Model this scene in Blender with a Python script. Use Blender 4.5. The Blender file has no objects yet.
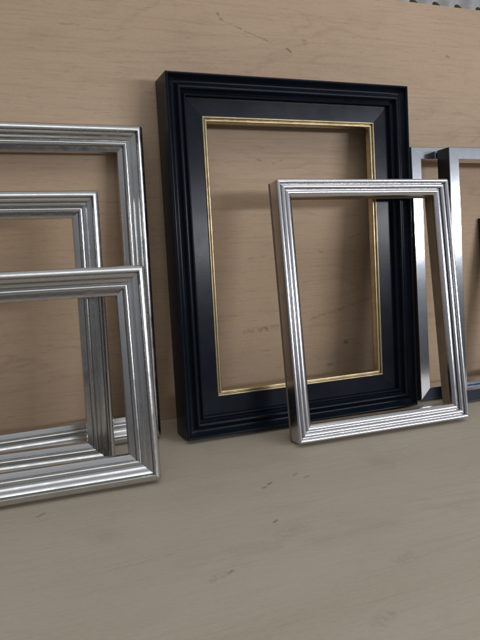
import bpy, bmesh, math, random
from mathutils import Matrix, Vector
random.seed(7)
S = bpy.context.scene
C = S.collection
PI = math.pi

# ------------------------------------------------------------------ helpers
def link(name, me, mat, parent=None, smooth=30):
    if mat: me.materials.append(mat)
    if smooth:
        for p in me.polygons: p.use_smooth = True
        me.set_sharp_from_angle(angle=math.radians(smooth))
    o = bpy.data.objects.new(name, me); C.objects.link(o)
    if parent: o.parent = parent
    return o

def bm_obj(name, bm, mat, parent=None, smooth=30):
    bmesh.ops.recalc_face_normals(bm, faces=bm.faces)
    me = bpy.data.meshes.new(name); bm.to_mesh(me); bm.free()
    return link(name, me, mat, parent, smooth)

def tag(o, label=None, cat=None, group=None, kind=None):
    if label: o['label'] = label
    if cat: o['category'] = cat
    if group: o['group'] = group
    if kind: o['kind'] = kind
    return o

def box(bm, x0, x1, y0, y1, z0, z1, bev=0.0):
    r = bmesh.ops.create_cube(bm, size=1)
    for v in r['verts']:
        v.co = Vector(((x0+x1)/2+v.co.x*(x1-x0), (y0+y1)/2+v.co.y*(y1-y0), (z0+z1)/2+v.co.z*(z1-z0)))
    if bev:
        es = set(e for v in r['verts'] for e in v.link_edges)
        bmesh.ops.bevel(bm, geom=list(es), offset=bev, segments=2, affect='EDGES', profile=.5)

# ------------------------------------------------------------------ materials
def mat(name):
    m = bpy.data.materials.new(name); m.use_nodes = True
    nt = m.node_tree; b = nt.nodes['Principled BSDF']
    return m, nt, b
class NB:
    """tiny node builder"""
    def __init__(s, nt): s.nt = nt; s.L = nt.links.new
    def n(s, t, **k):
        nd = s.nt.nodes.new(t)
        for a, v in k.items(): setattr(nd, a, v)
        return nd
    def setin(s, nd, i, v):
        if hasattr(v, 'links') or isinstance(v, bpy.types.NodeSocket): s.L(v, nd.inputs[i])
        else: nd.inputs[i].default_value = v
    def math(s, op, a, b=0.0, clamp=False):
        nd = s.n('ShaderNodeMath', operation=op, use_clamp=clamp); s.setin(nd, 0, a); s.setin(nd, 1, b); return nd.outputs[0]
    def coord(s): return s.n('ShaderNodeTexCoord').outputs['Object']
    def mapping(s, v, loc=(0,0,0), rot=(0,0,0), sc=(1,1,1)):
        nd = s.n('ShaderNodeMapping'); s.L(v, nd.inputs[0]); nd.inputs[1].default_value = loc; nd.inputs[2].default_value = rot; nd.inputs[3].default_value = sc; return nd.outputs[0]
    def noise(s, v, scale, detail=4, rough=.55, dist=0, out='Fac'):
        nd = s.n('ShaderNodeTexNoise'); s.L(v, nd.inputs['Vector']); nd.inputs['Scale'].default_value = scale
        nd.inputs['Detail'].default_value = detail; nd.inputs['Roughness'].default_value = rough; nd.inputs['Distortion'].default_value = dist
        return nd.outputs[out]
    def ramp(s, f, pts):
        nd = s.n('ShaderNodeValToRGB'); s.L(f, nd.inputs[0]); cr = nd.color_ramp
        while len(cr.elements) < len(pts): cr.elements.new(.5)
        for e, (p, c) in zip(cr.elements, pts): e.position = p; e.color = (*c, 1) if len(c) == 3 else c
        return nd.outputs[0]
    def rng(s, f, a, b, c=0., d=1.):
        nd = s.n('ShaderNodeMapRange'); s.L(f, nd.inputs[0])
        for i, v in enumerate((a, b, c, d)): nd.inputs[i+1].default_value = v
        return nd.outputs[0]
    def mix(s, f, a, b, mode='MIX'):
        nd = s.n('ShaderNodeMix', data_type='RGBA', blend_type=mode)
        s.setin(nd, 0, f)
        for i, v in ((6, a), (7, b)):
            if isinstance(v, bpy.types.NodeSocket): s.L(v, nd.inputs[i])
            else: nd.inputs[i].default_value = (*v, 1)
        return nd.outputs[2]
    def bump(s, h, strength, dist=.001):
        nd = s.n('ShaderNodeBump'); s.L(h, nd.inputs['Height']); nd.inputs['Strength'].default_value = strength; nd.inputs['Distance'].default_value = dist
        return nd.outputs[0]

def plywood(name, light, mid, dark, axes, marks, rough=.5, g=1.0):
    """rotary cut birch plywood; axes maps the face to (grain, across)"""
    m, nt, b = mat(name); q = NB(nt)
    co = q.coord()
    sep = q.n('ShaderNodeSeparateXYZ'); q.L(co, sep.inputs[0])
    cmb = q.n('ShaderNodeCombineXYZ'); q.L(sep.outputs['XYZ'.index(axes[0])], cmb.inputs[0]); q.L(sep.outputs['XYZ'.index(axes[1])], cmb.inputs[1])
    p = cmb.outputs[0]
    broad = q.noise(q.mapping(p, (3.1, 1.7, 0), sc=(.9, 3.2, 1)), 1.6, 3, .5, .6)
    warp = q.noise(q.mapping(p, sc=(1.2, 5, 1)), 2.2, 3, .5, .4)
    fig = q.math('ADD', q.math('MULTIPLY', warp, 9.0), q.math('MULTIPLY', sep.outputs['XYZ'.index(axes[1])], 16.0))
    fig = q.math('ABSOLUTE', q.math('SUBTRACT', q.math('FRACT', fig), .5))
    fig = q.rng(fig, .0, .5, 0, 1)
    figm = q.noise(q.mapping(p, (7, 2, 0), sc=(1.5, 4, 1)), 2.5, 2)
    fibre = q.noise(q.mapping(p, sc=(7, 170, 1)), 1.0, 5, .65, .15)
    pores = q.noise(q.mapping(p, (5, 5, 0), sc=(26, 420, 1)), 1.0, 3, .6)
    fine = q.noise(q.mapping(p, sc=(120, 300, 1)), 1.0, 3, .7)
    col = q.mix(q.rng(broad, .3, .7), mid, light)
    col = q.mix(q.math('MULTIPLY', q.rng(fig, .55, 1.0), q.rng(figm, .4, .75, 0, .36*g)), col, dark)
    col = q.mix(q.rng(fibre, .5, .74, 0, .34*g), col, dark)
    col = q.mix(q.rng(pores, .61, .68, 0, .34*g*g), col, tuple(c*.7 for c in dark))
    col = q.mix(q.rng(fine, .35, .65, 0, .22), col, tuple(min(1, c*1.2) for c in light))
    # faint handling smudges
    sm = q.noise(q.mapping(p, (11, 4, 0), sc=(1.6, 2.2, 1)), 4.0, 4, .6, .3)
    col = q.mix(q.rng(sm, .58, .8, 0, .22), col, tuple(c*.72 for c in dark))
    # individual marks: ((u0,v0),(u1,v1), half width, strength, colour)
    jit = q.noise(p, 90, 3, .6, out='Color')
    jv = q.n('ShaderNodeVectorMath', operation='MULTIPLY_ADD'); q.L(jit, jv.inputs[0]); jv.inputs[1].default_value = (.008, .008, 0); q.L(p, jv.inputs[2])
    pj = jv.outputs[0]
    patch = q.rng(q.noise(p, 130, 2), .36, .58)
    for (a, e, w, st, cc) in marks:
        a = Vector((a[0]+.004, a[1]+.004, 0)); e = Vector((e[0]+.004, e[1]+.004, 0)); d = e-a; L2 = max(d.length_squared, 1e-9)
        sb = q.n('ShaderNodeVectorMath', operation='SUBTRACT'); q.L(pj, sb.inputs[0]); sb.inputs[1].default_value = a
        dt = q.n('ShaderNodeVectorMath', operation='DOT_PRODUCT'); q.L(sb.outputs[0], dt.inputs[0]); dt.inputs[1].default_value = d/L2
        t = q.math('ADD', dt.outputs['Value'], 0.0, clamp=True)
        pr = q.n('ShaderNodeVectorMath', operation='SCALE'); pr.inputs[0].default_value = d; q.L(t, pr.inputs['Scale'])
        df = q.n('ShaderNodeVectorMath', operation='DISTANCE'); q.L(sb.outputs[0], df.inputs[0]); q.L(pr.outputs[0], df.inputs[1])
        f = q.rng(df.outputs['Value'], w*1.6, w*.3, 0, st*.62)
        if d.length > .012: f = q.math('MULTIPLY', f, patch)
        col = q.mix(f, col, cc)
    q.L(col, b.inputs['Base Color'])
    q.L(q.rng(fibre, .3, .7, rough-.06, rough+.12), b.inputs['Roughness'])
    b.inputs['Specular IOR Level'].default_value = .22
    h = q.math('ADD', q.math('MULTIPLY', fibre, .6), q.math('MULTIPLY', pores, .5))
    q.L(q.bump(h, .22, .0006), b.inputs['Normal'])
    return m

def metal(name, base, tint, rough, rvar, bumpst, streak=None, wave=18):
    m, nt, b = mat(name); q = NB(nt)
    co = q.coord()
    mot = q.noise(q.mapping(co, sc=(1, 1, 1)), 42, 5, .6, .4)
    col = q.mix(q.rng(mot, .38, .72), base, tint)
    spk = q.noise(co, 420, 2, .5)
    col = q.mix(q.rng(spk, .70, .80, 0, .18), col, tuple(c*.45 for c in base))
    q.L(col, b.inputs['Base Color'])
    b.inputs['Metallic'].default_value = 1
    if streak:
        st = q.noise(q.mapping(co, sc=streak), 1, 4, .7)
        q.L(q.rng(st, .3, .7, rough, rough+rvar), b.inputs['Roughness'])
        q.L(q.bump(st, bumpst*.5, .0003), b.inputs['Normal'])
    else:
        q.L(q.rng(mot, .3, .7, rough, rough+rvar), b.inputs['Roughness'])
        wv = q.noise(co, wave, 3, .5)
        hs = q.math('ADD', q.math('MULTIPLY', wv, 1.0), q.math('MULTIPLY', q.noise(co, 160, 3, .6), .12))
        q.L(q.bump(hs, bumpst, .004), b.inputs['Normal'])
    return m

BR = (.055, .038, .026); DK = (.035, .026, .02)
wall_marks = [((.114,.741),(.122,.729),.0022,.85,DK), ((.120,.730),(.160,.716),.0012,.6,BR), ((.160,.716),(.202,.703),.0010,.5,BR),
  ((.205,.703),(.222,.696),.0011,.6,BR), ((.252,.689),(.262,.685),.0018,.8,DK), ((.285,.707),(.292,.706),.0018,.4,BR), ((.287,.700),(.293,.699),.0014,.45,BR),
  ((.165,.158),(.235,.162),.0045,.40,(.13,.085,.055)), ((.20,.160),(.212,.158),.004,.55,BR), ((.31,.172),(.46,.206),.0030,.38,(.14,.09,.06)),
  ((.395,.116),(.399,.114),.0038,.75,BR), ((.355,.07),(.363,.07),.0030,.6,BR), ((.225,.482),(.243,.486),.0020,.42,BR), ((.193,.488),(.199,.486),.002,.4,BR),
  ((.40,.335),(.425,.342),.0018,.45,BR), ((.33,.31),(.336,.308),.002,.4,BR), ((-.32,.61),(-.28,.612),.0015,.4,BR), ((-.16,.70),(-.125,.699),.0013,.4,BR),
  ((-.02,.60),(.01,.598),.0016,.4,BR), ((.62,.70),(.626,.70),.0022,.5,BR), ((.34,.42),(.42,.435),.0018,.25,BR), ((.17,.30),(.215,.306),.0018,.3,BR)]
floor_marks = [((.064,-.330),(.072,-.326),.0020,.8,DK), ((.050,-.337),(.058,-.335),.0018,.7,DK), ((.024,-.434),(.030,-.431),.0020,.75,DK),
  ((-.073,-.519),(-.068,-.517),.0018,.6,DK), ((-.096,-.524),(-.078,-.519),.005,.3,BR), ((.112,-.317),(.120,-.313),.0014,.6,BR), ((.124,-.331),(.134,-.327),.0014,.6,BR),
  ((-.265,-.295),(-.255,-.29),.0022,.55,DK), ((.12,-.575),(.14,-.57),.008,.22,BR), ((.035,-.66),(.055,-.65),.008,.3,(.13,.10,.05)), ((.02,-.47),(.05,-.46),.012,.16,BR),
  ((.30,-.30),(.36,-.29),.002,.25,BR), ((-.2,-.46),(-.12,-.455),.0018,.22,BR)]
M = {}
M['wall'] = plywood('plywood_panel', (.60,.436,.300), (.53,.370,.242), (.31,.205,.14), 'XZ', wall_marks, .5)
M['floor'] = plywood('plywood_floor', (.50,.438,.345), (.44,.378,.292), (.26,.21,.15), 'XY', floor_marks, .5, .55)
M['silver'] = metal('silver_leaf', (.63,.625,.615), (.53,.525,.51), .17, .15, .003)
M['silver2'] = metal('burnished_silver', (.66,.65,.67), (.58,.57,.58), .19, .07, .0010)
M['chrome'] = metal('brushed_chrome', (.76,.78,.82), (.74,.76,.80), .11, .015, .003, streak=(60, 60, 60))
M['gold'] = metal('gilding', (.62,.52,.335), (.46,.37,.22), .28, .10, .003)
def lacquer():
    m, nt, b = mat('black_lacquer'); q = NB(nt); co = q.coord()
    n1 = q.noise(co, 14, 4, .6); n2 = q.noise(co, 260, 3, .6)
    q.L(q.mix(q.rng(n1, .3, .7), (.0058,.0086,.0148), (.0082,.0120,.0200)), b.inputs['Base Color'])
    q.L(q.rng(n1, .3, .7, .19, .26), b.inputs['Roughness'])
    q.L(q.bump(n2, .08, .0005), b.inputs['Normal'])
    b.inputs['Specular IOR Level'].default_value = .20
    return m
M['black'] = lacquer()
def rawwood():
    m, nt, b = mat('raw_softwood'); q = NB(nt); co = q.coord()
    n = q.noise(q.mapping(co, sc=(30, 30, 30)), 1, 5, .6); f = q.noise(q.mapping(co, sc=(300, 300, 6)), 1, 3)
    c = q.mix(q.rng(n, .3, .7), (.31,.235,.16), (.24,.18,.12)); c = q.mix(q.rng(f, .45, .75, 0, .5), c, (.15,.105,.065))
    q.L(c, b.inputs['Base Color']); b.inputs['Roughness'].default_value = .6
    return m
def edgepaint():
    m, nt, b = mat('black_edge_paint'); q = NB(nt); n = q.noise(q.coord(), 30, 4)
    q.L(q.mix(n, (.006,.0065,.008), (.012,.012,.014)), b.inputs['Base Color']); b.inputs['Roughness'].default_value = .4
    return m
M['edge'] = edgepaint()
def dark_reflection():  # navy colour standing in for a dark reflection in the chrome
    m, nt, b = mat('painted_dark_reflection'); q = NB(nt); n = q.noise(q.coord(), 40, 4)
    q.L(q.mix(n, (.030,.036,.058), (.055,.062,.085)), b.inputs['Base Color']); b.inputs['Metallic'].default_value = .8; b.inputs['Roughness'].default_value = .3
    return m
M['dark_reflection'] = dark_reflection()
M['raw'] = rawwood()
def gapshade():  # near-black colour painted in for shade inside the slit
    m, nt, b = mat('painted_gap_shade'); q = NB(nt); n = q.noise(q.coord(), 60, 4)
    q.L(q.mix(n, (.012,.011,.01), (.03,.026,.022)), b.inputs['Base Color']); b.inputs['Roughness'].default_value = .8
    return m
M['gap_shade'] = gapshade()
def greysheet():
    m, nt, b = mat('grey_fibre_sheet'); q = NB(nt); co = q.coord()
    n = q.noise(co, 25, 5, .6); f = q.noise(co, 240, 3, .6)
    c = q.mix(q.rng(n, .3, .7), (.52,.52,.51), (.40,.40,.39)); c = q.mix(q.rng(f, .5, .75, 0, .4), c, (.25,.25,.24))
    q.L(c, b.inputs['Base Color']); b.inputs['Roughness'].default_value = .75
    q.L(q.bump(f, .3, .001), b.inputs['Normal'])
    return m
M['sheet'] = greysheet()

# ------------------------------------------------------------------ frame builder
def rail_mesh(w, h, prof, side, r):
    """one mitred length of moulding. prof: closed list (u inward from outer edge, q height above the back).
    local space: x along width, z up, y = -q"""
    Ls = w if side in 'BT' else h
    NS = 4
    rows = []
    for (u, qq) in prof:
        pts = []
        ru = max(0., r-u); cc = max(r, u)
        half = []
        for j in range(NS+1):
            a = (PI/4)*(1-j/NS)
            half.append((cc-ru*math.sin(a), cc-ru*math.cos(a)))
        half[0] = (half[0][0]+.00018, half[0][1])
        n = 14
        mid0 = half[-1][0]; pts += half
        for k in range(1, n): pts.append((mid0+(Ls-2*mid0)*k/n, u))
        pts += [(Ls-s, v) for s, v in reversed(half)]
        row = []
        for s, v in pts:
            if side == 'B': x, z = s, v
            elif side == 'T': x, z = w-s, h-v
            elif side == 'R': x, z = w-v, s
            else: x, z = v, h-s
            row.append((x, -qq, z))
        rows.append(row)
    bm = bmesh.new()
    vs = [[bm.verts.new(p) for p in row] for row in rows]
    m = len(vs)
    for i in range(m):
        a, b = vs[i], vs[(i+1) % m]
        for k in range(len(a)-1):
            bm.faces.new((a[k], a[k+1], b[k+1], b[k]))
    bm.faces.new([v[0] for v in vs]); bm.faces.new([v[-1] for v in reversed(vs)])
    bmesh.ops.remove_doubles(bm, verts=bm.verts, dist=1e-6)
    bmesh.ops.dissolve_degenerate(bm, edges=bm.edges, dist=1e-7)
    return bm

def arc(u0, q0, u1, q1, bulge, n=7):
    """curve from (u0,q0) to (u1,q1), bulging by 'bulge' towards +q"""
    out = []
    for i in range(n+1):
        t = i/n
        out.append((u0+(u1-u0)*t, q0+(q1-q0)*t+bulge*math.sin(PI*t)))
    return out

def bead(u0, u1, q0, hgt, n=9, q1=None):
    """half round from u0 to u1"""
    q1 = q0 if q1 is None else q1
    out = []
    for i in range(n+1):
        a = PI*i/n; t = (1-math.cos(a))/2
        out.append((u0+(u1-u0)*t, q0+(q1-q0)*t+hgt*math.sin(a)))
    return out

def frame(name, label, cat, group, spec, profile, mt, r=.0025, extra=None, smooth=32):
    xl, w, h, d, t, yaw, lean = spec
    root = bpy.data.objects.new(name, None); C.objects.link(root)
    root.empty_display_size = .05
    root.location = (xl, -d, 0); root.rotation_euler = (-lean, 0, yaw)
    tag(root, label, cat, group)
    for s in 'LRTB':
        rl = bm_obj('stile' if s in 'LR' else 'rail', rail_mesh(w, h, profile, s, r), mt, root, smooth)
        if extra:
            for (nm, pr, m2, inset, *only) in extra:
                if only and s not in only[0]: continue
                bm = rail_mesh(w-2*inset, h-2*inset, pr, s, .0003)
                for v in bm.verts: v.co.x += inset; v.co.z += inset
                bm_obj(nm, bm, m2, rl, smooth)
    return root

# measured placement: left x, width, height, distance of back foot from panel, depth, yaw, lean
FR = {"K": [-0.001, 0.48246, 0.6235, 0.0785, 0.06316, 0.0, 0.12569], "S": [0.1695, 0.3555, 0.4535, 0.19242, 0.03983, -0.02719, 0.22452],
 "L1": [-0.6545, 0.61952, 0.5395, 0.07321, 0.03957, 0.02261, 0.10607], "L2": [-0.65228, 0.52012, 0.43268, 0.12794, 0.03797, -0.04733, 0.12918],
 "L3": [-0.62907, 0.54771, 0.32431, 0.22406, 0.03625, -0.02165, 0.20666], "A": [0.51072, 0.4, 0.51384, 0.07412, 0.04063, -0.00517, 0.14167],
 "B": [0.5705, 0.39987, 0.51258, 0.1195, 0.03678, -0.01609, 0.1436]}

# --- big black frame: stepped outer moulding, broad flat, gilt sight edge
def prof_black(t):
    W = .0665
    p = [(0, 0), (0, t-.003)]
    p += bead(.0, .0050, t-.003, .003, 6)
    p += arc(.0053, t-.0045, .0190, t-.0085, -.0060, 8)
    p += bead(.0198, .0262, t-.0065, .0032, 7)
    p += arc(.0265, t-.0115, .0315, t-.0135, -.0022, 5)
    p += bead(.0320, .0360, t-.0125, .0022, 6)
    p += [(.0364, t-.0180), (.0368, t-.0205), (W, t-.0222)]
    p += [(W, .012), (.058, .012), (.058, 0)]
    return p
def prof_gilt(t):
    a = .0663; q = t-.0225
    p = [(a, q-.012), (a+.0002, q+.0006)] + bead(a+.0003, a+.0035, q+.0006, .0016, 6) + [(a+.0040, q-.0025)]
    p += [(a+.0047, q-.0028)] + bead(a+.005, a+.0098, q-.002, .0026, 7, q-.003) + [(a+.0103, q-.0055), (a+.0106, q-.012)]
    return p
K = frame('picture_frame', 'large deep black frame with stepped moulding and thin gold inner edge, leaning on the plywood', 'picture frame', 'empty picture frames leaning against the plywood', FR['K'], prof_black(FR['K'][4]), M['black'], .0012,
      [('gilt_edge', prof_gilt(FR['K'][4]), M['gold'], 0.0)])

# --- three silver frames on the left: outer bead, hollow, inner bead, sight slope
def prof_silver(t, W=.043):
    s = W/.043
    p = [(.001, 0), (.0, t-.0085)]
    p += arc(.0, t-.0085, .0022*s, t-.0052, .0006, 3) + arc(.0024*s, t-.0050, .0088*s, t-.0022, .0006, 5) + arc(.0091*s, t-.0022, .0108*s, t-.0050, .0008, 5)
    p += [(.0109*s, t-.0135), (.0113*s, t-.0135)] + arc(.0115*s, t-.0102, .0185*s, t-.0132, -.0005, 4) + arc(.0189*s, t-.0130, .0256*s, t-.0158, -.0008, 5)
    p += [(.0257*s, t-.0190), (.0261*s, t-.0190)] + bead(.0262*s, .0340*s, t-.0140, .0044, 10, t-.0146)
    p += [(.0341*s, t-.0188), (.0345*s, t-.0188)] + arc(.0346*s, t-.0158, .0425*s, t-.0182, .0002, 4)
    p += [(W, t-.0200), (W, .006), (W-.007, .006), (W-.007, 0)]
    return p
GRP = 'empty picture frames leaning against the plywood'
for key, lab in (('L1', 'tall silver frame, hindmost of three overlapping silver ones, touching the plywood'),
                 ('L2', 'middle one of three overlapping silver frames, partly hidden by the lowest one'),
                 ('L3', 'low wide silver frame standing in front of two other silver frames, lowest of the three')):
    sp = FR[key]
    frame('picture_frame', lab, 'picture frame', GRP, sp, prof_silver(sp[4], {'L1': .043, 'L2': .040, 'L3': .043}[key]), M['silver'], .0055)

# --- reeded silver frame in front of the black one, on a pale wooden back
def prof_reed(t):
    p = [(.0, .0085), (.0, t-.003)]
    p += bead(.0, .0072, t-.003, .0024, 9, t-.0036)
    p += [(.0074, t-.0085), (.0081, t-.0085)]
    p += bead(.0086, .0166, t-.0054, .0026, 10, t-.0062)
    p += [(.0168, t-.0110), (.0176, t-.0110)] + arc(.0180, t-.0078, .0285, t-.0110, .0019, 9)
    p += [(.0290, t-.0130), (.0290, t-.0165), (.0255, t-.0165), (.0255, .0085)]
    return p
frame('picture_frame', 'bright silver frame with ribbed moulding standing in front of the black frame', 'picture frame', GRP, FR['S'], prof_reed(FR['S'][4]), M['silver2'], .0035,
      [('gap_shade_strip', [(.0022, .0058), (.0022, .0084), (.0254, .0084), (.0254, .0058)], M['gap_shade'], 0.0),  # dark strip standing in for the shaded gap before the backing
       ('backing_strip', [(.0004, 0), (.0004, .0056), (.0257, .0056), (.0257, FR['S'][4]-.0167), (.0288, FR['S'][4]-.0167), (.0288, 0)], M['raw'], 0.0)])

def prof_edge(t):
    return [(-.0006, .0012), (-.0006, t-.0016), (-.0001, t-.0014), (-.0001, .0012)]
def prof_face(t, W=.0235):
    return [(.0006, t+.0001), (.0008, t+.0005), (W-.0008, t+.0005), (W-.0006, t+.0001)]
# --- two flat chrome frames on the right
def prof_flat(t, W=.0235):
    e = .0009
    return [(e, 0), (0, e), (0, t-e), (e*.3, t-e*.3), (e, t), (W-e, t), (W-e*.3, t-e*.3), (W, t-e), (W, e), (W-e, 0)]
for fk, lab in (('A', 'flat chrome frame beside the black frame, touching the plywood behind another chrome one'), ('B', 'flat chrome frame at the right edge, leaning on the front of its chrome twin')):
    frame('picture_frame', lab, 'picture frame', GRP, FR[fk], prof_flat(FR[fk][4]), M['chrome'], .0006, [('edge', prof_edge(FR[fk][4]), M['edge'], 0.0), ('dark_reflection_strip', prof_face(FR[fk][4]), M['dark_reflection'], 0.0, 'B')], 12)  # navy strip paints a dark reflection onto each bottom rail

# --- small black frame at the right edge, standing inside the chrome ones
def prof_plain(t, W=.034):
    return [(0, 0), (0, t-.001), (.001, t), (.012, t)] + arc(.0125, t-.0008, W-.004, t-.002, -.0006, 5) + [(W-.003, t-.0012), (W, t-.002), (W, .001), (W-.001, 0)]
frame('picture_frame', 'slim black frame, only its corner showing at the right edge inside a chrome frame', 'picture frame', GRP, (.7300, .30, .372, .0665, .0065, 0.0, math.asin(.065/.372)), prof_plain(.0065), M['black'], .0008)

# ------------------------------------------------------------------ setting
TOP = .796
bm = bmesh.new(); box(bm, -1.9, 2.6, .0, .02, 0.0, TOP, .0012)
tag(bm_obj('plywood_wall', bm, M['wall'], None, 30), 'upright pale plywood panel behind all the frames, with scratches near its top edge', 'plywood panel')
bm = bmesh.new()
vs = [bm.verts.new(p) for p in ((-2.2, -.96, 0), (2.8, -.96, 0), (2.8, .5, 0), (-2.2, .5, 0))]; bm.faces.new(vs)
tag(bm_obj('floor', bm, M['floor'], None, 0), 'pale plywood floor with small dark stains', None, None, 'structure')

# scalloped corrugated strip lying along the top edge of the panel
bm = bmesh.new()
x0, per, n, sub = .18, .0562, 40, 20
prev = None
for i in range(n*sub+1):
    ph = (i/sub) % 1.0; x = x0+i/sub*per
    k = max(0., 1-abs(ph-.5)/.23)
    notch = .0005+.0125*(1-(1-k)**2.2 if k > 0 else 0)      # arched gap under every flute
    fy = -.004+.016*(.5-.5*math.cos(2*PI*ph))+.010
    z0 = TOP+notch; z1 = TOP+.085
    ring = [bm.verts.new(p) for p in ((x, fy, z0), (x, fy+.001, z0+.02), (x, fy+.002, z1), (x, .15, z1), (x, .15, z0))]
    if prev:
        for k2 in range(5): bm.faces.new((prev[k2], ring[k2], ring[(k2+1) % 5], prev[(k2+1) % 5]))
    else: bm.faces.new(ring)
    prev = ring
bm.faces.new(list(reversed(prev)))
tag(bm_obj('corrugated_strip', bm, M['sheet'], None, 50), 'grey corrugated strip with dark arched gaps along the top right of the plywood', 'corrugated strip')

# ------------------------------------------------------------------ light
W = bpy.data.worlds.new('World'); S.world = W; W.use_nodes = True
q = NB(W.node_tree); bg = W.node_tree.nodes['Background']
tc = q.n('ShaderNodeTexCoord'); sp = q.n('ShaderNodeSeparateXYZ'); q.L(tc.outputs['Generated'], sp.inputs[0])
q.L(q.ramp(q.rng(sp.outputs[2], -1, 1), [(0, (.05,.045,.04)), (.49, (.07,.07,.075)), (.56, (.19,.20,.22)), (.66, (.40,.42,.45)), (1, (.52,.53,.55))]), bg.inputs[0])
bg.inputs[1].default_value = .84

def area(name, loc, aim, sx, sy, power, col):
    l = bpy.data.lights.new(name, 'AREA'); l.shape = 'RECTANGLE'; l.size = sx; l.size_y = sy; l.energy = power; l.color = col
    o = bpy.data.objects.new(name, l); C.objects.link(o); o.location = loc
    o.rotation_euler = (Vector(aim)-Vector(loc)).to_track_quat('-Z', 'Y').to_euler()
    return o
area('window_light', (2.0, -2.70, .90), (.3, 0, .38), 1.9, .22, 33, (.95, .985, 1.05))

area('overhead_fill_light', (.1, -1.5, 2.3), (.1, -1.2, 0), 2.6, .9, 11.5, (.97, .985, 1.0))  # unseen soft source, added for overhead fill and bright lines on the beads

# ------------------------------------------------------------------ camera
pitch, yaw, roll, f, cx, cy, cz = 0.19926042038734343, 0.38919084576691987, 0.006828798014965751, 644.5110424367609, -0.31442852591598347, -1.1445636628590616, 0.43263228163954254
fw = Vector((math.sin(yaw)*math.cos(pitch), math.cos(yaw)*math.cos(pitch), -math.sin(pitch)))
rt = Vector((math.cos(yaw), -math.sin(yaw), 0)); dn = fw.cross(rt)
r2 = math.cos(roll)*rt+math.sin(roll)*dn; d2 = -math.sin(roll)*rt+math.cos(roll)*dn
cd = bpy.data.cameras.new('camera'); cam = bpy.data.objects.new('camera', cd); C.objects.link(cam)
mw = Matrix.Identity(4)
for i in range(3):
    mw[i][0] = r2[i]; mw[i][1] = -d2[i]; mw[i][2] = -fw[i]
mw.translation = (cx, cy, cz)
cam.matrix_world = mw
cd.sensor_fit = 'HORIZONTAL'; cd.sensor_width = 36; cd.lens = f/480*36
cd.clip_start = .02; cd.clip_end = 100
S.camera = cam
S.render.resolution_x = 768; S.render.resolution_y = 1024
S.view_settings.view_transform = 'Standard'; S.view_settings.look = 'None'; S.view_settings.exposure = 0; S.view_settings.gamma = 1
